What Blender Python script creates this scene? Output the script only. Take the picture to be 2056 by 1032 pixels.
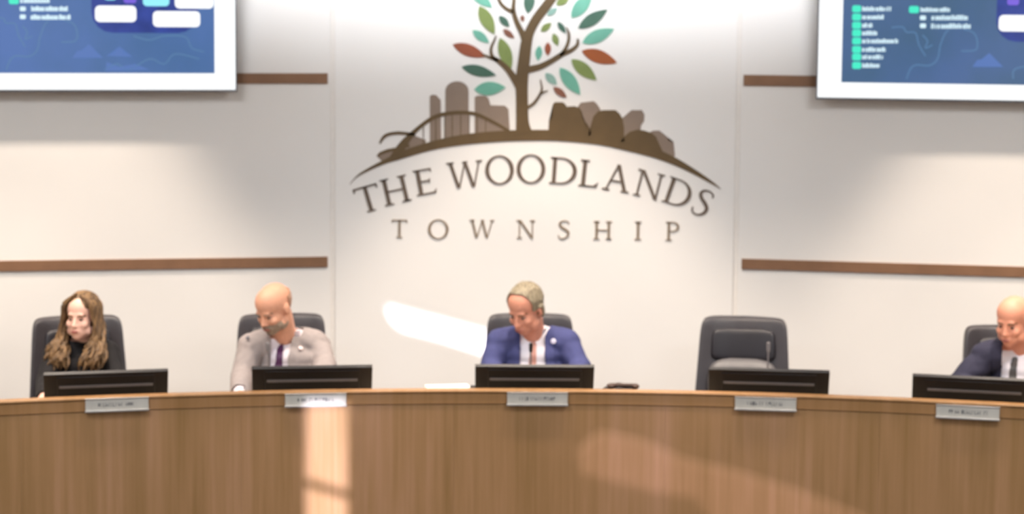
import bpy, bmesh, math, random
from mathutils import Vector, Matrix, noise
from mathutils.bvhtree import BVHTree
random.seed(7)
scn = bpy.context.scene
COL = scn.collection
for o in list(bpy.data.objects): bpy.data.objects.remove(o)

# ------------------------------------------------------------------ camera
FPX, HC, PITCH, ROLL, SHIFT = 3870.0, 2.95, math.radians(5.0), 0.008, 205.0
_f = Vector((0, math.cos(PITCH), -math.sin(PITCH)))
_r0 = Vector((1, 0, 0)); _u0 = _r0.cross(_f)
_r = _r0 * math.cos(ROLL) + _u0 * math.sin(ROLL)
_u = -_r0 * math.sin(ROLL) + _u0 * math.cos(ROLL)
CAMP = Vector((0, 0, HC))
cd = bpy.data.cameras.new('camera'); cam = bpy.data.objects.new('camera', cd); COL.objects.link(cam)
M = Matrix.Identity(4)
for i in range(3):
    M[i][0] = _r[i]; M[i][1] = _u[i]; M[i][2] = -_f[i]; M[i][3] = CAMP[i]
cam.matrix_world = M
cd.sensor_width = 36.0; cd.lens = FPX / 2056 * 36.0; cd.shift_y = -SHIFT / 2056
cd.clip_start = 0.05; cd.clip_end = 100
cd.dof.use_dof = True; cd.dof.focus_distance = 5.2; cd.dof.aperture_fstop = 3.9
scn.camera = cam

def ray(u, v):
    return (_f + _r * ((u - 1028) / FPX) - _u * ((v + SHIFT - 516) / FPX))
def at(u, v, Y):                       # point seen at pixel (u, v) standing at depth Y
    d = ray(u, v); return CAMP + d * (Y / d.y)

# ------------------------------------------------------------------ world, light, exposure
world = bpy.data.worlds.new('sky'); scn.world = world; world.use_nodes = True
world.node_tree.nodes['Background'].inputs[0].default_value = (0.62, 0.74, 1, 1)
world.node_tree.nodes['Background'].inputs[1].default_value = 1.0
scn.view_settings.view_transform = 'Standard'
try: scn.view_settings.look = 'None'
except Exception: pass
scn.view_settings.gamma = 1; scn.view_settings.use_curve_mapping = False
scn.view_settings.exposure = 0.12
scn.cycles.max_bounces = 6; scn.cycles.transparent_max_bounces = 6
scn.cycles.use_denoising = True; scn.cycles.sample_clamp_indirect = 3.0

def light(name, kind, loc, target, energy, color, **kw):
    l = bpy.data.lights.new(name, kind); o = bpy.data.objects.new(name, l); COL.objects.link(o)
    o.location = loc
    o.rotation_euler = (Vector(target) - Vector(loc)).to_track_quat('-Z', 'Y').to_euler()
    l.energy = energy; l.color = color
    for k, v in kw.items(): setattr(l, k, v)
    return o
SUND = Vector((0.12, 1.0, -0.22))
light('sun', 'SUN', (-2, -4, 4), Vector((-2, -4, 4)) + SUND, 8.6, (0.88, 0.84, 1.0), angle=math.radians(0.36))
WARM = (1.0, 0.845, 0.695); COOL = (0.90, 0.94, 1.0); NEUT = (0.93, 0.965, 1.0)
CEIL = 4.6
# added broad fill lamps under the ceiling, no real fixtures known there
for lx, ly in ((-2.6, 2.0), (2.6, 2.0), (-2.6, 6.2), (2.6, 6.2)):
    light('ceiling_fill', 'AREA', (lx, ly, CEIL - 0.06), (lx, ly, 0), 120, NEUT, shape='RECTANGLE', size=1.8, size_y=1.2)
# warm recessed downlights over the dais
for lx, e in ((-2.55, 440), (0.17, 480), (2.95, 440)):
    light('downlight_and_fill', 'SPOT', (lx, 9.7, CEIL - 0.05), (lx, 10.15, 0), e, WARM, spot_size=math.radians(54), spot_blend=0.5, shadow_soft_size=0.09)
for lx, e in ((-3.5, 200), (-2.1, 205), (-0.8, 255), (1.0, 255), (2.3, 215), (3.7, 230)):  # added second row, warm fill for the lower wall
    light('downlight_and_fill', 'SPOT', (lx, 8.5, CEIL - 0.05), (lx, 9.3, 0), e, WARM, spot_size=math.radians(66), spot_blend=0.45, shadow_soft_size=0.09)
# added cool fill spot to brighten the emblem panel, not a known lamp
light('emblem_fill', 'SPOT', (0.135, 8.1, CEIL - 0.05), (0.135, 11.0, 2.25), 95, COOL, spot_size=math.radians(50), spot_blend=0.9, shadow_soft_size=0.08)
# cool wall washer track aimed at the top of the wall
light('wall_washer', 'AREA', (0.15, 9.0, CEIL - 0.12), (0.15, 11.0, 3.88), 128, COOL, shape='RECTANGLE', size=6.5, size_y=0.12, spread=math.radians(62))

# ------------------------------------------------------------------ helpers
def lin(c):
    return tuple(((x / 255) / 12.92 if x / 255 <= 0.04045 else ((x / 255 + 0.055) / 1.055) ** 2.4) for x in c) + (1,)
def mat(name, rgb, rough=0.6, metal=0.0, noise_amt=0.0, nscale=20, bump=0.0, bscale=120, emit=None, estr=1.0, stretch=(1, 1, 1), spec=0.4, rgb2=None, sheen=0):
    m = bpy.data.materials.new(name); m.use_nodes = True; nt = m.node_tree; b = nt.nodes['Principled BSDF']
    b.inputs['Base Color'].default_value = lin(rgb); b.inputs['Roughness'].default_value = rough
    b.inputs['Metallic'].default_value = metal; b.inputs['Specular IOR Level'].default_value = spec
    if sheen: b.inputs['Sheen Weight'].default_value = sheen
    tc = nt.nodes.new('ShaderNodeTexCoord'); mp = nt.nodes.new('ShaderNodeMapping'); mp.inputs['Scale'].default_value = stretch
    nt.links.new(tc.outputs['Object'], mp.inputs[0])
    n = nt.nodes.new('ShaderNodeTexNoise'); n.inputs['Scale'].default_value = nscale; n.inputs['Detail'].default_value = 5
    nt.links.new(mp.outputs[0], n.inputs['Vector'])
    r = nt.nodes.new('ShaderNodeValToRGB'); r.color_ramp.elements[0].position = 0.32; r.color_ramp.elements[1].position = 0.68
    c = lin(rgb)
    c2 = lin(rgb2) if rgb2 else tuple(min(1, x * (1 + noise_amt)) for x in c[:3]) + (1,)
    c1 = c if rgb2 else tuple(x * (1 - noise_amt) for x in c[:3]) + (1,)
    r.color_ramp.elements[0].color = c1; r.color_ramp.elements[1].color = c2
    nt.links.new(n.outputs['Fac'], r.inputs[0]); nt.links.new(r.outputs[0], b.inputs['Base Color'])
    if bump:
        n2 = nt.nodes.new('ShaderNodeTexNoise'); n2.inputs['Scale'].default_value = bscale; nt.links.new(mp.outputs[0], n2.inputs['Vector'])
        bp = nt.nodes.new('ShaderNodeBump'); bp.inputs['Strength'].default_value = bump; bp.inputs['Distance'].default_value = 0.004
        nt.links.new(n2.outputs['Fac'], bp.inputs['Height']); nt.links.new(bp.outputs[0], b.inputs['Normal'])
    if emit is not None:
        nt.links.new(r.outputs[0], b.inputs['Emission Color']); b.inputs['Emission Strength'].default_value = estr
    return m

MT = {}
MT['wall'] = mat('painted_wall', (240, 236, 232), 0.75, noise_amt=0.012, nscale=1.5, bump=0.05, bscale=300, spec=0.2)
MT['panel'] = mat('wall_panel_laminate', (243, 239, 235), 0.6, noise_amt=0.01, nscale=1.2, spec=0.25)
MT['groove'] = mat('reveal_channel', (238, 232, 226), 0.6, noise_amt=0.02)
MT['strip'] = mat('bronze_strip', (136, 102, 78), 0.5, noise_amt=0.08, nscale=8, spec=0.3)
MT['ceiling'] = mat('ceiling_tile', (225, 224, 220), 0.9, noise_amt=0.03)
MT['carpet'] = mat('carpet', (92, 84, 80), 0.95, noise_amt=0.2, nscale=60, bump=0.3)
MT['roomwall'] = mat('room_wall', (205, 198, 188), 0.85, noise_amt=0.03)
MT['logo_brown'] = mat('emblem_brown', (100, 80, 52), 0.55, noise_amt=0.07, nscale=9)
MT['logo_taupe'] = mat('emblem_taupe', (142, 124, 110), 0.55, noise_amt=0.05, nscale=9)
MT['letter'] = mat('letter_brown', (106, 92, 80), 0.5, noise_amt=0.05, nscale=12)
MT['letter2'] = mat('letter_light_brown', (140, 124, 106), 0.5, noise_amt=0.05, nscale=12)
MT['leather'] = mat('chair_leather', (50, 46, 50), 0.42, noise_amt=0.10, nscale=14, bump=0.25, bscale=140, spec=0.5)
MT['leather2'] = mat('chair_leather_inner', (22, 18, 26), 0.45, noise_amt=0.10, nscale=14, bump=0.2, bscale=140, spec=0.45)
MT['leather3'] = mat('chair_leather_pad', (98, 95, 96), 0.45, noise_amt=0.08, nscale=14, bump=0.2, bscale=140, spec=0.5)
MT['plastic'] = mat('black_plastic', (19, 14, 15), 0.45, noise_amt=0.08, nscale=20, spec=0.4)
MT['slot'] = mat('grey_vent_strip', (122, 116, 116), 0.4, noise_amt=0.05, nscale=40)
MT['metal'] = mat('brushed_metal', (190, 188, 186), 0.35, metal=0.6, noise_amt=0.05, nscale=30)
MT['chrome'] = mat('chrome', (200, 200, 205), 0.2, metal=1.0, noise_amt=0.02)
MT['plate'] = mat('name_plate_silver', (206, 202, 194), 0.35, metal=0.25, noise_amt=0.06, nscale=14)
MT['ink'] = mat('engraving_grey', (112, 110, 112), 0.5, noise_amt=0.1, nscale=80)
MT['paper'] = mat('paper', (244, 238, 226), 0.8, noise_amt=0.01)
MT['worktop'] = mat('worktop_laminate', (205, 186, 160), 0.4, noise_amt=0.04, nscale=6)

def wood(name, a, b, c, rough=0.38):
    m = bpy.data.materials.new(name); m.use_nodes = True; nt = m.node_tree; p = nt.nodes['Principled BSDF']
    tc = nt.nodes.new('ShaderNodeTexCoord')
    def nz(sc, detail, rr=0.6):
        mp = nt.nodes.new('ShaderNodeMapping'); mp.inputs['Scale'].default_value = sc
        nt.links.new(tc.outputs['Object'], mp.inputs[0])
        n = nt.nodes.new('ShaderNodeTexNoise'); n.inputs['Scale'].default_value = 1; n.inputs['Detail'].default_value = detail
        n.inputs['Roughness'].default_value = rr
        nt.links.new(mp.outputs[0], n.inputs['Vector']); return n
    n1 = nz((3.2, 0.5, 0.35), 3); n2 = nz((38, 0.5, 1.2), 4); n3 = nz((11, 0.5, 0.6), 3)
    r = nt.nodes.new('ShaderNodeValToRGB'); e = r.color_ramp.elements
    e[0].position = 0.34; e[0].color = lin(a); e[1].position = 0.66; e[1].color = lin(c)
    x = e.new(0.5); x.color = lin(b)
    mx = nt.nodes.new('ShaderNodeMath'); mx.operation = 'MULTIPLY'; mx.inputs[1].default_value = 0.5; nt.links.new(n1.outputs['Fac'], mx.inputs[0])
    my = nt.nodes.new('ShaderNodeMath'); my.operation = 'MULTIPLY_ADD'; my.inputs[1].default_value = 0.27; nt.links.new(n2.outputs['Fac'], my.inputs[0]); nt.links.new(mx.outputs[0], my.inputs[2])
    mz = nt.nodes.new('ShaderNodeMath'); mz.operation = 'MULTIPLY_ADD'; mz.inputs[1].default_value = 0.23; nt.links.new(n3.outputs['Fac'], mz.inputs[0]); nt.links.new(my.outputs[0], mz.inputs[2])
    nt.links.new(mz.outputs[0], r.inputs[0]); nt.links.new(r.outputs[0], p.inputs['Base Color'])
    p.inputs['Roughness'].default_value = rough; p.inputs['Specular IOR Level'].default_value = 0.35
    return m
MT['wood'] = wood('oak_veneer', (136, 104, 62), (162, 124, 86), (182, 140, 110), .45)
MT['woodcap'] = wood('oak_edge_band', (140, 104, 64), (160, 120, 80), (170, 130, 96))

def link(o, parent=None):
    COL.objects.link(o)
    if parent is not None: o.parent = parent
    return o
def mesh_obj(name, me, m=None, parent=None):
    o = bpy.data.objects.new(name, me); link(o, parent)
    if m is not None:
        me.materials.clear(); me.materials.append(m)
    return o
def obj(name, bm, m, parent=None, smooth=True, bevel=0):
    me = bpy.data.meshes.new(name); bmesh.ops.recalc_face_normals(bm, faces=bm.faces[:]); bm.to_mesh(me); bm.free()
    if smooth:
        for p in me.polygons: p.use_smooth = True
        me.set_sharp_from_angle(angle=math.radians(40))
    o = mesh_obj(name, me, MT[m] if isinstance(m, str) else m, parent)
    if bevel:
        b = o.modifiers.new('bevel', 'BEVEL'); b.width = bevel; b.segments = 2; b.limit_method = 'ANGLE'
    return o
def empty(name, label, cat, loc=(0, 0, 0), rz=0, group=None):
    o = bpy.data.objects.new(name, None); link(o); o.location = loc; o.rotation_euler = (0, 0, rz)
    o.empty_display_size = 0.1
    tag(o, label, cat, group); return o
def tag(o, label, cat, group=None, kind=None):
    o['label'] = label; o['category'] = cat
    if group: o['group'] = group
    if kind: o['kind'] = kind
    return o
def struct(o): o['kind'] = 'structure'; return o
def box(bm, x0, x1, y0, y1, z0, z1, mtx=None):
    vs = [bm.verts.new((x, y, z)) for z in (z0, z1) for y in (y0, y1) for x in (x0, x1)]
    for f in ((0, 2, 3, 1), (4, 5, 7, 6), (0, 1, 5, 4), (2, 6, 7, 3), (0, 4, 6, 2), (1, 3, 7, 5)): bm.faces.new([vs[i] for i in f])
    if mtx is not None:
        for v in vs: v.co = mtx @ v.co
    return vs
def prism(bm, pts, y0, y1, mtx=None):            # polygon in local x,z extruded between y0 and y1
    a = [bm.verts.new((p[0], y0, p[1])) for p in pts]; b = [bm.verts.new((p[0], y1, p[1])) for p in pts]
    n = len(pts)
    for i in range(n):
        j = (i + 1) % n; bm.faces.new((a[i], a[j], b[j], b[i]))
    f1 = bm.faces.new(a[::-1]); f2 = bm.faces.new(b)
    bmesh.ops.triangulate(bm, faces=[f1, f2], ngon_method='EAR_CLIP')
    if mtx is not None:
        for v in a + b: v.co = mtx @ v.co
def tube(bm, pts, rad, n=10, cap=True):
    pts = [Vector(p) for p in pts]; rings = []
    for i, p in enumerate(pts):
        t = (pts[min(i + 1, len(pts) - 1)] - pts[max(i - 1, 0)]).normalized()
        s = t.cross(Vector((0, 0, 1)) if abs(t.z) < 0.9 else Vector((1, 0, 0))).normalized(); w = t.cross(s)
        r = rad[i] if hasattr(rad, '__len__') else rad
        rings.append([bm.verts.new(p + (s * math.cos(2 * math.pi * k / n) + w * math.sin(2 * math.pi * k / n)) * r) for k in range(n)])
    for a, b in zip(rings, rings[1:]):
        for k in range(n): bm.faces.new((a[k], a[(k + 1) % n], b[(k + 1) % n], b[k]))
    if cap: bm.faces.new(rings[0][::-1]); bm.faces.new(rings[-1])
def sq(c, e): return math.copysign(abs(c) ** e, c)
def superell(bm, c, r, e1=1.0, e2=1.0, nu=24, nv=14, mtx=None, fn=None):
    rows = []
    for j in range(1, nv):
        ph = -math.pi / 2 + math.pi * j / nv; row = []
        for i in range(nu):
            th = 2 * math.pi * i / nu
            p = Vector((r[0] * sq(math.cos(ph), e1) * sq(math.cos(th), e2), r[1] * sq(math.cos(ph), e1) * sq(math.sin(th), e2), r[2] * sq(math.sin(ph), e1)))
            row.append(p)
        rows.append(row)
    lo, hi = Vector((0, 0, -r[2])), Vector((0, 0, r[2]))
    def T(p):
        if fn: p = fn(p)
        p = p + Vector(c)
        return mtx @ p if mtx is not None else p
    vr = [[bm.verts.new(T(p)) for p in row] for row in rows]; vl = bm.verts.new(T(lo)); vh = bm.verts.new(T(hi))
    for a, b in zip(vr, vr[1:]):
        for i in range(nu): bm.faces.new((a[i], a[(i + 1) % nu], b[(i + 1) % nu], b[i]))
    for i in range(nu):
        bm.faces.new((vl, vr[0][(i + 1) % nu], vr[0][i])); bm.faces.new((vh, vr[-1][i], vr[-1][(i + 1) % nu]))

# ------------------------------------------------------------------ room shell
WX, WY = 0.135, 11.0                      # middle and depth of the emblem panel
KA = 0.150                                # how much the side walls swing forward per metre
XL = at(668, 300, WY).x; XR = at(1481, 300, WY).x
def side_y(X): return WY - KA * max(0.0, (XL - X) if X < WX else (X - XR))
def sideplane(u, v, left, off=0.0):       # point of the (offset) side wall seen at u, v
    d = ray(u, v); X0 = XL if left else XR; k = KA if left else -KA
    # Y = WY - off + k*(X - X0)
    t = (WY - off + k * (CAMP.x - X0)) / (d.y - k * d.x); return CAMP + d * t
bm = bmesh.new(); box(bm, -6, 6.4, -2.5, 11.6, -0.1, 0); struct(obj('floor', bm, 'carpet'))
bm = bmesh.new(); box(bm, -6, 6.4, -2.5, 11.6, CEIL, CEIL + 0.1); struct(obj('ceiling', bm, 'ceiling'))
bm = bmesh.new(); box(bm, -6.1, -6, -2.6, 11.6, -0.1, CEIL + .1); struct(obj('wall_left', bm, 'roomwall'))
bm = bmesh.new(); box(bm, 6.4, 6.5, -2.6, 11.6, -0.1, CEIL + .1); struct(obj('wall_right', bm, 'roomwall'))
# back wall: flat core, side wings, the emblem panel between two shallow reveals
bm = bmesh.new(); box(bm, XL - .03, XR + .03, WY + .008, WY + .25, 0, CEIL); wb = struct(obj('wall_back', bm, 'groove'))
gw = 0.013
bm = bmesh.new(); box(bm, XL + gw, XR - gw, WY, WY + .0078, 0, CEIL)
obj('emblem_panel', bm, 'panel', wb, bevel=0.003)
for left in (True, False):
    bm = bmesh.new(); X0 = XL if left else XR; s = -1 if left else 1; e = -6.0 if left else 6.4
    xa = X0 + s * gw
    pts = [(xa, WY - .002), (e, side_y(e)), (e, side_y(e) + .5), (xa, WY + .25)]
    a = [bm.verts.new((p[0], p[1], 0)) for p in pts]; b = [bm.verts.new((p[0], p[1], CEIL)) for p in pts]
    for i in range(4): bm.faces.new((a[i], a[(i + 1) % 4], b[(i + 1) % 4], b[i]))
    bm.faces.new(a); bm.faces.new(b)
    struct(obj('wall_back_left' if left else 'wall_back_right', bm, 'wall'))
# brown strips set into the wings
def trim(name, left, u0, u1, vt0, vt1, h0):
    # near end u0 (by the emblem panel); strip keeps one height
    pt = sideplane(u0, vt0, left); pb = sideplane(u0, vt0 + h0, left)
    X0 = pt.x; X1 = -6.0 if left else 6.4
    bm = bmesh.new(); o = 0.012
    vs = []
    for z in (pb.z, pt.z):
        for X in (X0, X1):
            vs.append((X, side_y(X) - o, z)); vs.append((X, side_y(X) + .002, z))
    v = [bm.verts.new(p) for p in vs]
    for f in ((0, 2, 6, 4), (1, 5, 7, 3), (0, 4, 5, 1), (2, 3, 7, 6), (4, 6, 7, 5), (0, 1, 3, 2)): bm.faces.new([v[i] for i in f])
    struct(obj(name, bm, 'strip', bevel=0.002))
trim('trim_1', True, 658, 480, 147, 148, 21)
trim('trim_2', False, 1493, 1640, 150, 154, 22)
trim('trim_3', True, 658, 0, 515, 527, 21)
trim('trim_4', False, 1489, 2050, 519, 537, 21)

# rear wall behind the viewer, with made-up openings shaped to cast the sun patches
def toward_sun(P, Y=-2.5): return P - SUND * ((P.y - Y) / SUND.y)
CX, CY, RL = 0.21, -0.72, 9.72            # centre and radius of the curved desk
def at_r(u, v, r):                        # pixel -> point on the vertical cylinder of radius r
    d = ray(u, v); ox, oy = CAMP.x - CX, CAMP.y - CY
    A = d.x * d.x + d.y * d.y; B = 2 * (ox * d.x + oy * d.y); Cc = ox * ox + oy * oy - r * r
    t = (-B + math.sqrt(B * B - 4 * A * Cc)) / (2 * A); return CAMP + d * t
stripe = [at_r(u, v, RL) for u, v in ((616, 805), (697, 805), (697, 985), (616, 960))]
stripe2 = [at_r(u, v, RL) for u, v in ((616, 978), (697, 1003), (697, 1100), (616, 1100))]
patch = [at(u, v, WY) for u, v in ((777, 614), (805, 622), (985, 670), (1010, 730), (960, 704), (880, 679), (806, 660), (785, 640))]
weak = [at_r(u, v, RL) for u, v in ((1160, 905), (1205, 868), (1290, 885), (1380, 925), (1470, 945), (1600, 985), (1740, 1040), (1740, 1060), (1430, 1060), (1400, 1000), (1300, 985), (1170, 950))]
bm = bmesh.new()
def loop(pts):
    vs = [bm.verts.new(p) for p in pts]
    for i in range(len(vs)): bm.edges.new((vs[i], vs[(i + 1) % len(vs)]))
loop([(-6, -2.5, 0), (6.4, -2.5, 0), (6.4, -2.5, CEIL), (-6, -2.5, CEIL)])
for poly in (stripe, stripe2, patch, weak): loop([toward_sun(p) for p in poly])
bmesh.ops.triangle_fill(bm, edges=bm.edges[:], use_beauty=True, use_dissolve=False)
struct(obj('wall_rear', bm, 'roomwall', smooth=False))
tm = bpy.data.materials.new('sun_filter_tint'); tm.use_nodes = True; nt = tm.node_tree; nt.nodes.clear()  # added unseen filter over one opening, weakens the sun band on the desk
ou = nt.nodes.new('ShaderNodeOutputMaterial'); tb = nt.nodes.new('ShaderNodeBsdfTransparent'); tb.inputs[0].default_value = (.125, .105, .10, 1)
nt.links.new(tb.outputs[0], ou.inputs[0])
bm = bmesh.new(); ws = [toward_sun(p) + Vector((0, -.01, 0)) for p in weak]; bm.faces.new([bm.verts.new(p) for p in ws])
struct(obj('sun_filter_1', bm, tm, smooth=False))

# ------------------------------------------------------------------ raised platform and curved desk
def arc_box(bm, r0, r1, a0, a1, z0, z1, n=8, z0b=None, z1b=None):
    rings = []
    for i in range(n + 1):
        a = a0 + (a1 - a0) * i / n; s, c = math.sin(a), math.cos(a)
        rings.append([bm.verts.new((CX + r * s, CY + r * c, z)) for r, z in ((r0, z0), (r1, z0), (r1, z1), (r0, z1))])
    for p, q in zip(rings, rings[1:]):
        for k in range(4): bm.faces.new((p[k], p[(k + 1) % 4], q[(k + 1) % 4], q[k]))
    bm.faces.new(rings[0][::-1]); bm.faces.new(rings[-1])
D = math.radians
LIP = at_r(1120, 784, RL).z
PLAT, WT = 0.20, LIP - 0.13
bm = bmesh.new(); arc_box(bm, RL + .06, RL + 2.9, D(-24), D(24), 0, PLAT, 40)
for v in bm.verts:
    lim = side_y(v.co.x) - 0.02
    if v.co.y > lim: v.co.y = lim
plat = struct(obj('dais_platform', bm, 'carpet')); plat.name = 'floor_platform'
desk = empty('council_desk', 'long curved wood veneer council desk across the whole room', 'desk', (CX, CY + RL, 0))
def dk(name, bm, m, bevel=0.0, parent=None):
    for v in bm.verts: v.co -= Vector((CX, CY + RL, 0))
    return obj(name, bm, m, parent or desk, bevel=bevel)
ANG0, STEP, NP = D(-8.7) - 2 * D(5.9), D(5.9), 7
capz = LIP - 0.066
for k in range(-1, NP):
    a0 = ANG0 + k * STEP; a1 = a0 + STEP
    bm = bmesh.new(); arc_box(bm, RL, RL + .03, a0 + .00003, a1 - .00003, 0.10, capz - .003, 10); dk('front_panel', bm, 'wood')
bm = bmesh.new(); arc_box(bm, RL - .004, RL + .035, ANG0 - STEP, ANG0 + NP * STEP, capz, LIP - .012, 80); dk('edge_band', bm, 'woodcap', .002)
bm = bmesh.new(); arc_box(bm, RL - .010, RL + .05, ANG0 - STEP, ANG0 + NP * STEP, LIP - .0115, LIP, 80); dk('top_cap', bm, 'woodcap', .003)
bm = bmesh.new(); arc_box(bm, RL + .031, RL + .05, ANG0 - STEP, ANG0 + NP * STEP, 0.0, LIP - .012, 80); dk('backing_board', bm, 'worktop')
bm = bmesh.new(); arc_box(bm, RL + .051, RL + .62, ANG0 - STEP, ANG0 + NP * STEP, WT - .035, WT, 80); dk('worktop', bm, 'worktop', .003)
bm = bmesh.new(); arc_box(bm, RL + .015, RL + .03, ANG0 - STEP, ANG0 + NP * STEP, 0.0, 0.097, 80); dk('kick_plate', bm, 'plastic')

# ------------------------------------------------------------------ wall emblem: tree, hill, bridge, skyline
EX = Vector((at(1075, 300, WY).x, WY, at(1075, 300, WY).z))
emb = empty('wall_emblem', 'large painted tree emblem with hill, skyline and bridge on the centre wall panel', 'emblem', EX)
def E(u, v):
    p = at(u, v, WY) - EX; return (p.x, p.z)
def flat(name, pts, m, y0=-0.004, label=None):
    bm = bmesh.new(); prism(bm, [E(*p) for p in pts], y0, -0.0002)
    o = obj(name, bm, m, emb, smooth=False)
    if label: o['label'] = label
    return o
def catmull(P, n=8):
    P = [Vector(p) for p in P]; out = []
    for i in range(len(P) - 1):
        a, b, c, d = P[max(i - 1, 0)], P[i], P[i + 1], P[min(i + 2, len(P) - 1)]
        for k in range(n):
            t = k / n; out.append(0.5 * ((2 * b) + (c - a) * t + (2 * a - 5 * b + 4 * c - d) * t * t + (-a + 3 * b - 3 * c + d) * t ** 3))
    out.append(P[-1]); return out
def ribbon(name, pts, m, y0=-0.004):             # pts: (u, v, half width in pixels)
    P = catmull(pts, 7); L, R = [], []
    for i, p in enumerate(P):
        q = P[min(i + 1, len(P) - 1)] - P[max(i - 1, 0)]; t = Vector((q[0], q[1])).normalized(); nn = Vector((-t.y, t.x))
        L.append((p[0] + nn.x * p[2], p[1] + nn.y * p[2])); R.append((p[0] - nn.x * p[2], p[1] - nn.y * p[2]))
    bm = bmesh.new(); a = [E(*p) for p in L]; b = [E(*p) for p in R]
    F = [[bm.verts.new((x, y, z)) for (x, z) in s] for s in (a, b) for y in (y0, -.0002)]
    af, ab, bf, bb = F
    for i in range(len(a) - 1):
        for s, t in ((af, bf), (bb, ab), (ab, af), (bf, bb)): bm.faces.new((s[i], s[i + 1], t[i + 1], t[i]))
    bm.faces.new((af[0], bf[0], bb[0], ab[0])); bm.faces.new((af[-1], ab[-1], bb[-1], bf[-1]))
    return obj(name, bm, m, emb, smooth=False)
top = [(702, 370), (722, 348), (768, 322), (807, 303), (865, 284), (923, 271), (982, 264), (1040, 261), (1118, 261), (1196, 266), (1255, 279), (1313, 297), (1352, 314), (1391, 337), (1430, 364), (1447, 379)]
bot = [(702, 371), (721, 353), (768, 331), (807, 319), (865, 302), (923, 292), (982, 286), (1040, 283), (1118, 283), (1196, 290), (1255, 302), (1313, 317), (1352, 331), (1391, 349), (1430, 370), (1447, 380)]
T_ = [tuple(p)[:2] for p in catmull([(a, b, 0) for a, b in top], 4)]; B_ = [tuple(p)[:2] for p in catmull([(a, b, 0) for a, b in bot], 4)]
flat('hill_arc', T_ + B_[::-1], 'logo_brown', -.005)
def dome(u0, u1, vt, vb, k=0.5):
    c, r = (u0 + u1) / 2, (u1 - u0) / 2
    return [(u0, vb)] + [(c - r * math.cos(math.pi * i / 12), vt + r * k * 2 * (1 - math.sin(math.pi * i / 12))) for i in range(13)] + [(u1, vb)]
flat('building', [(863, 292), (863, 193), (868, 190), (876, 191), (885, 201), (886, 290)], 'logo_taupe')
flat('building', dome(894, 941, 163, 280, .42), 'logo_taupe')
flat('building', [(953, 272), (953, 195), (958, 192), (975, 192), (981, 198), (985, 211), (1014, 212), (1021, 219), (1024, 266), (1000, 268)], 'logo_taupe')
flat('shore_path', [(756, 313), (762, 305), (778, 299), (797, 296), (812, 276), (832, 272), (855, 281), (855, 288), (830, 296), (790, 315), (768, 325)], 'logo_taupe', -.0035)
ribbon('bridge_arch', [(790, 318, 8), (803, 300, 9), (815, 283, 7), (838, 259, 4.2), (865, 239, 4.2), (888, 230, 4), (920, 226, 3.8), (951, 228, 3.5), (972, 236, 3.5), (1001, 251, 3.2), (1023, 264, 3)], 'logo_brown', -.006)
ribbon('bridge_arch', [(763, 288, 1.5), (769, 277, 3), (779, 270, 3.2), (797, 267, 3.2), (815, 268, 3), (834, 270, 3)], 'logo_brown', -.006)
ribbon('bridge_deck', [(757, 313, 1.5), (775, 304, 3), (800, 298, 3), (822, 292, 3)], 'logo_brown', -.0055)
for hu, hv in ((850, 249), (875, 234), (893, 229), (908, 227), (925, 226), (942, 227), (958, 230), (975, 237)):
    ribbon('bridge_hanger', [(hu, hv, .9), (hu, 290 - (hu - 850) * .13, .9)], 'logo_brown', -.0058)
flat('building', [(1163, 262), (1160, 214), (1166, 206), (1192, 203), (1198, 208), (1206, 220), (1200, 262)], 'logo_taupe')
flat('building', [(1245, 280), (1248, 238), (1262, 226), (1268, 221), (1289, 221), (1294, 230), (1293, 243), (1287, 252), (1285, 272)], 'logo_taupe')
flat('building', [(1300, 296), (1303, 266), (1312, 262), (1324, 262), (1332, 270), (1340, 275), (1343, 283), (1352, 284), (1355, 312), (1352, 318)], 'logo_taupe')
flat('bush', [(1101, 266), (1102, 243), (1108, 236), (1110, 210), (1114, 205), (1130, 205), (1135, 209), (1138, 214), (1154, 213), (1164, 217), (1169, 226), (1171, 240), (1180, 250), (1186, 262), (1186, 272)], 'logo_brown', -.0055)
flat('bush', [(1180, 274), (1186, 256), (1191, 234), (1200, 224), (1210, 221), (1236, 221), (1244, 228), (1250, 238), (1253, 256), (1253, 285)], 'logo_brown', -.0055)
flat('bush', [(1246, 284), (1255, 272), (1265, 264), (1280, 260), (1294, 262), (1308, 267), (1317, 274), (1323, 288), (1330, 303), (1331, 318)], 'logo_brown', -.0055)
ribbon('tree_trunk', [(1052, 268, 17), (1049, 245, 13), (1048, 200, 12), (1048, 160, 12.5), (1053, 115, 12), (1057, 85, 11), (1064, 62, 9.5), (1079, 35, 9.5), (1098, 10, 9.5), (1112, -10, 9), (1130, -50, 8), (1140, -110, 6)], 'logo_brown', -.007)
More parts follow.
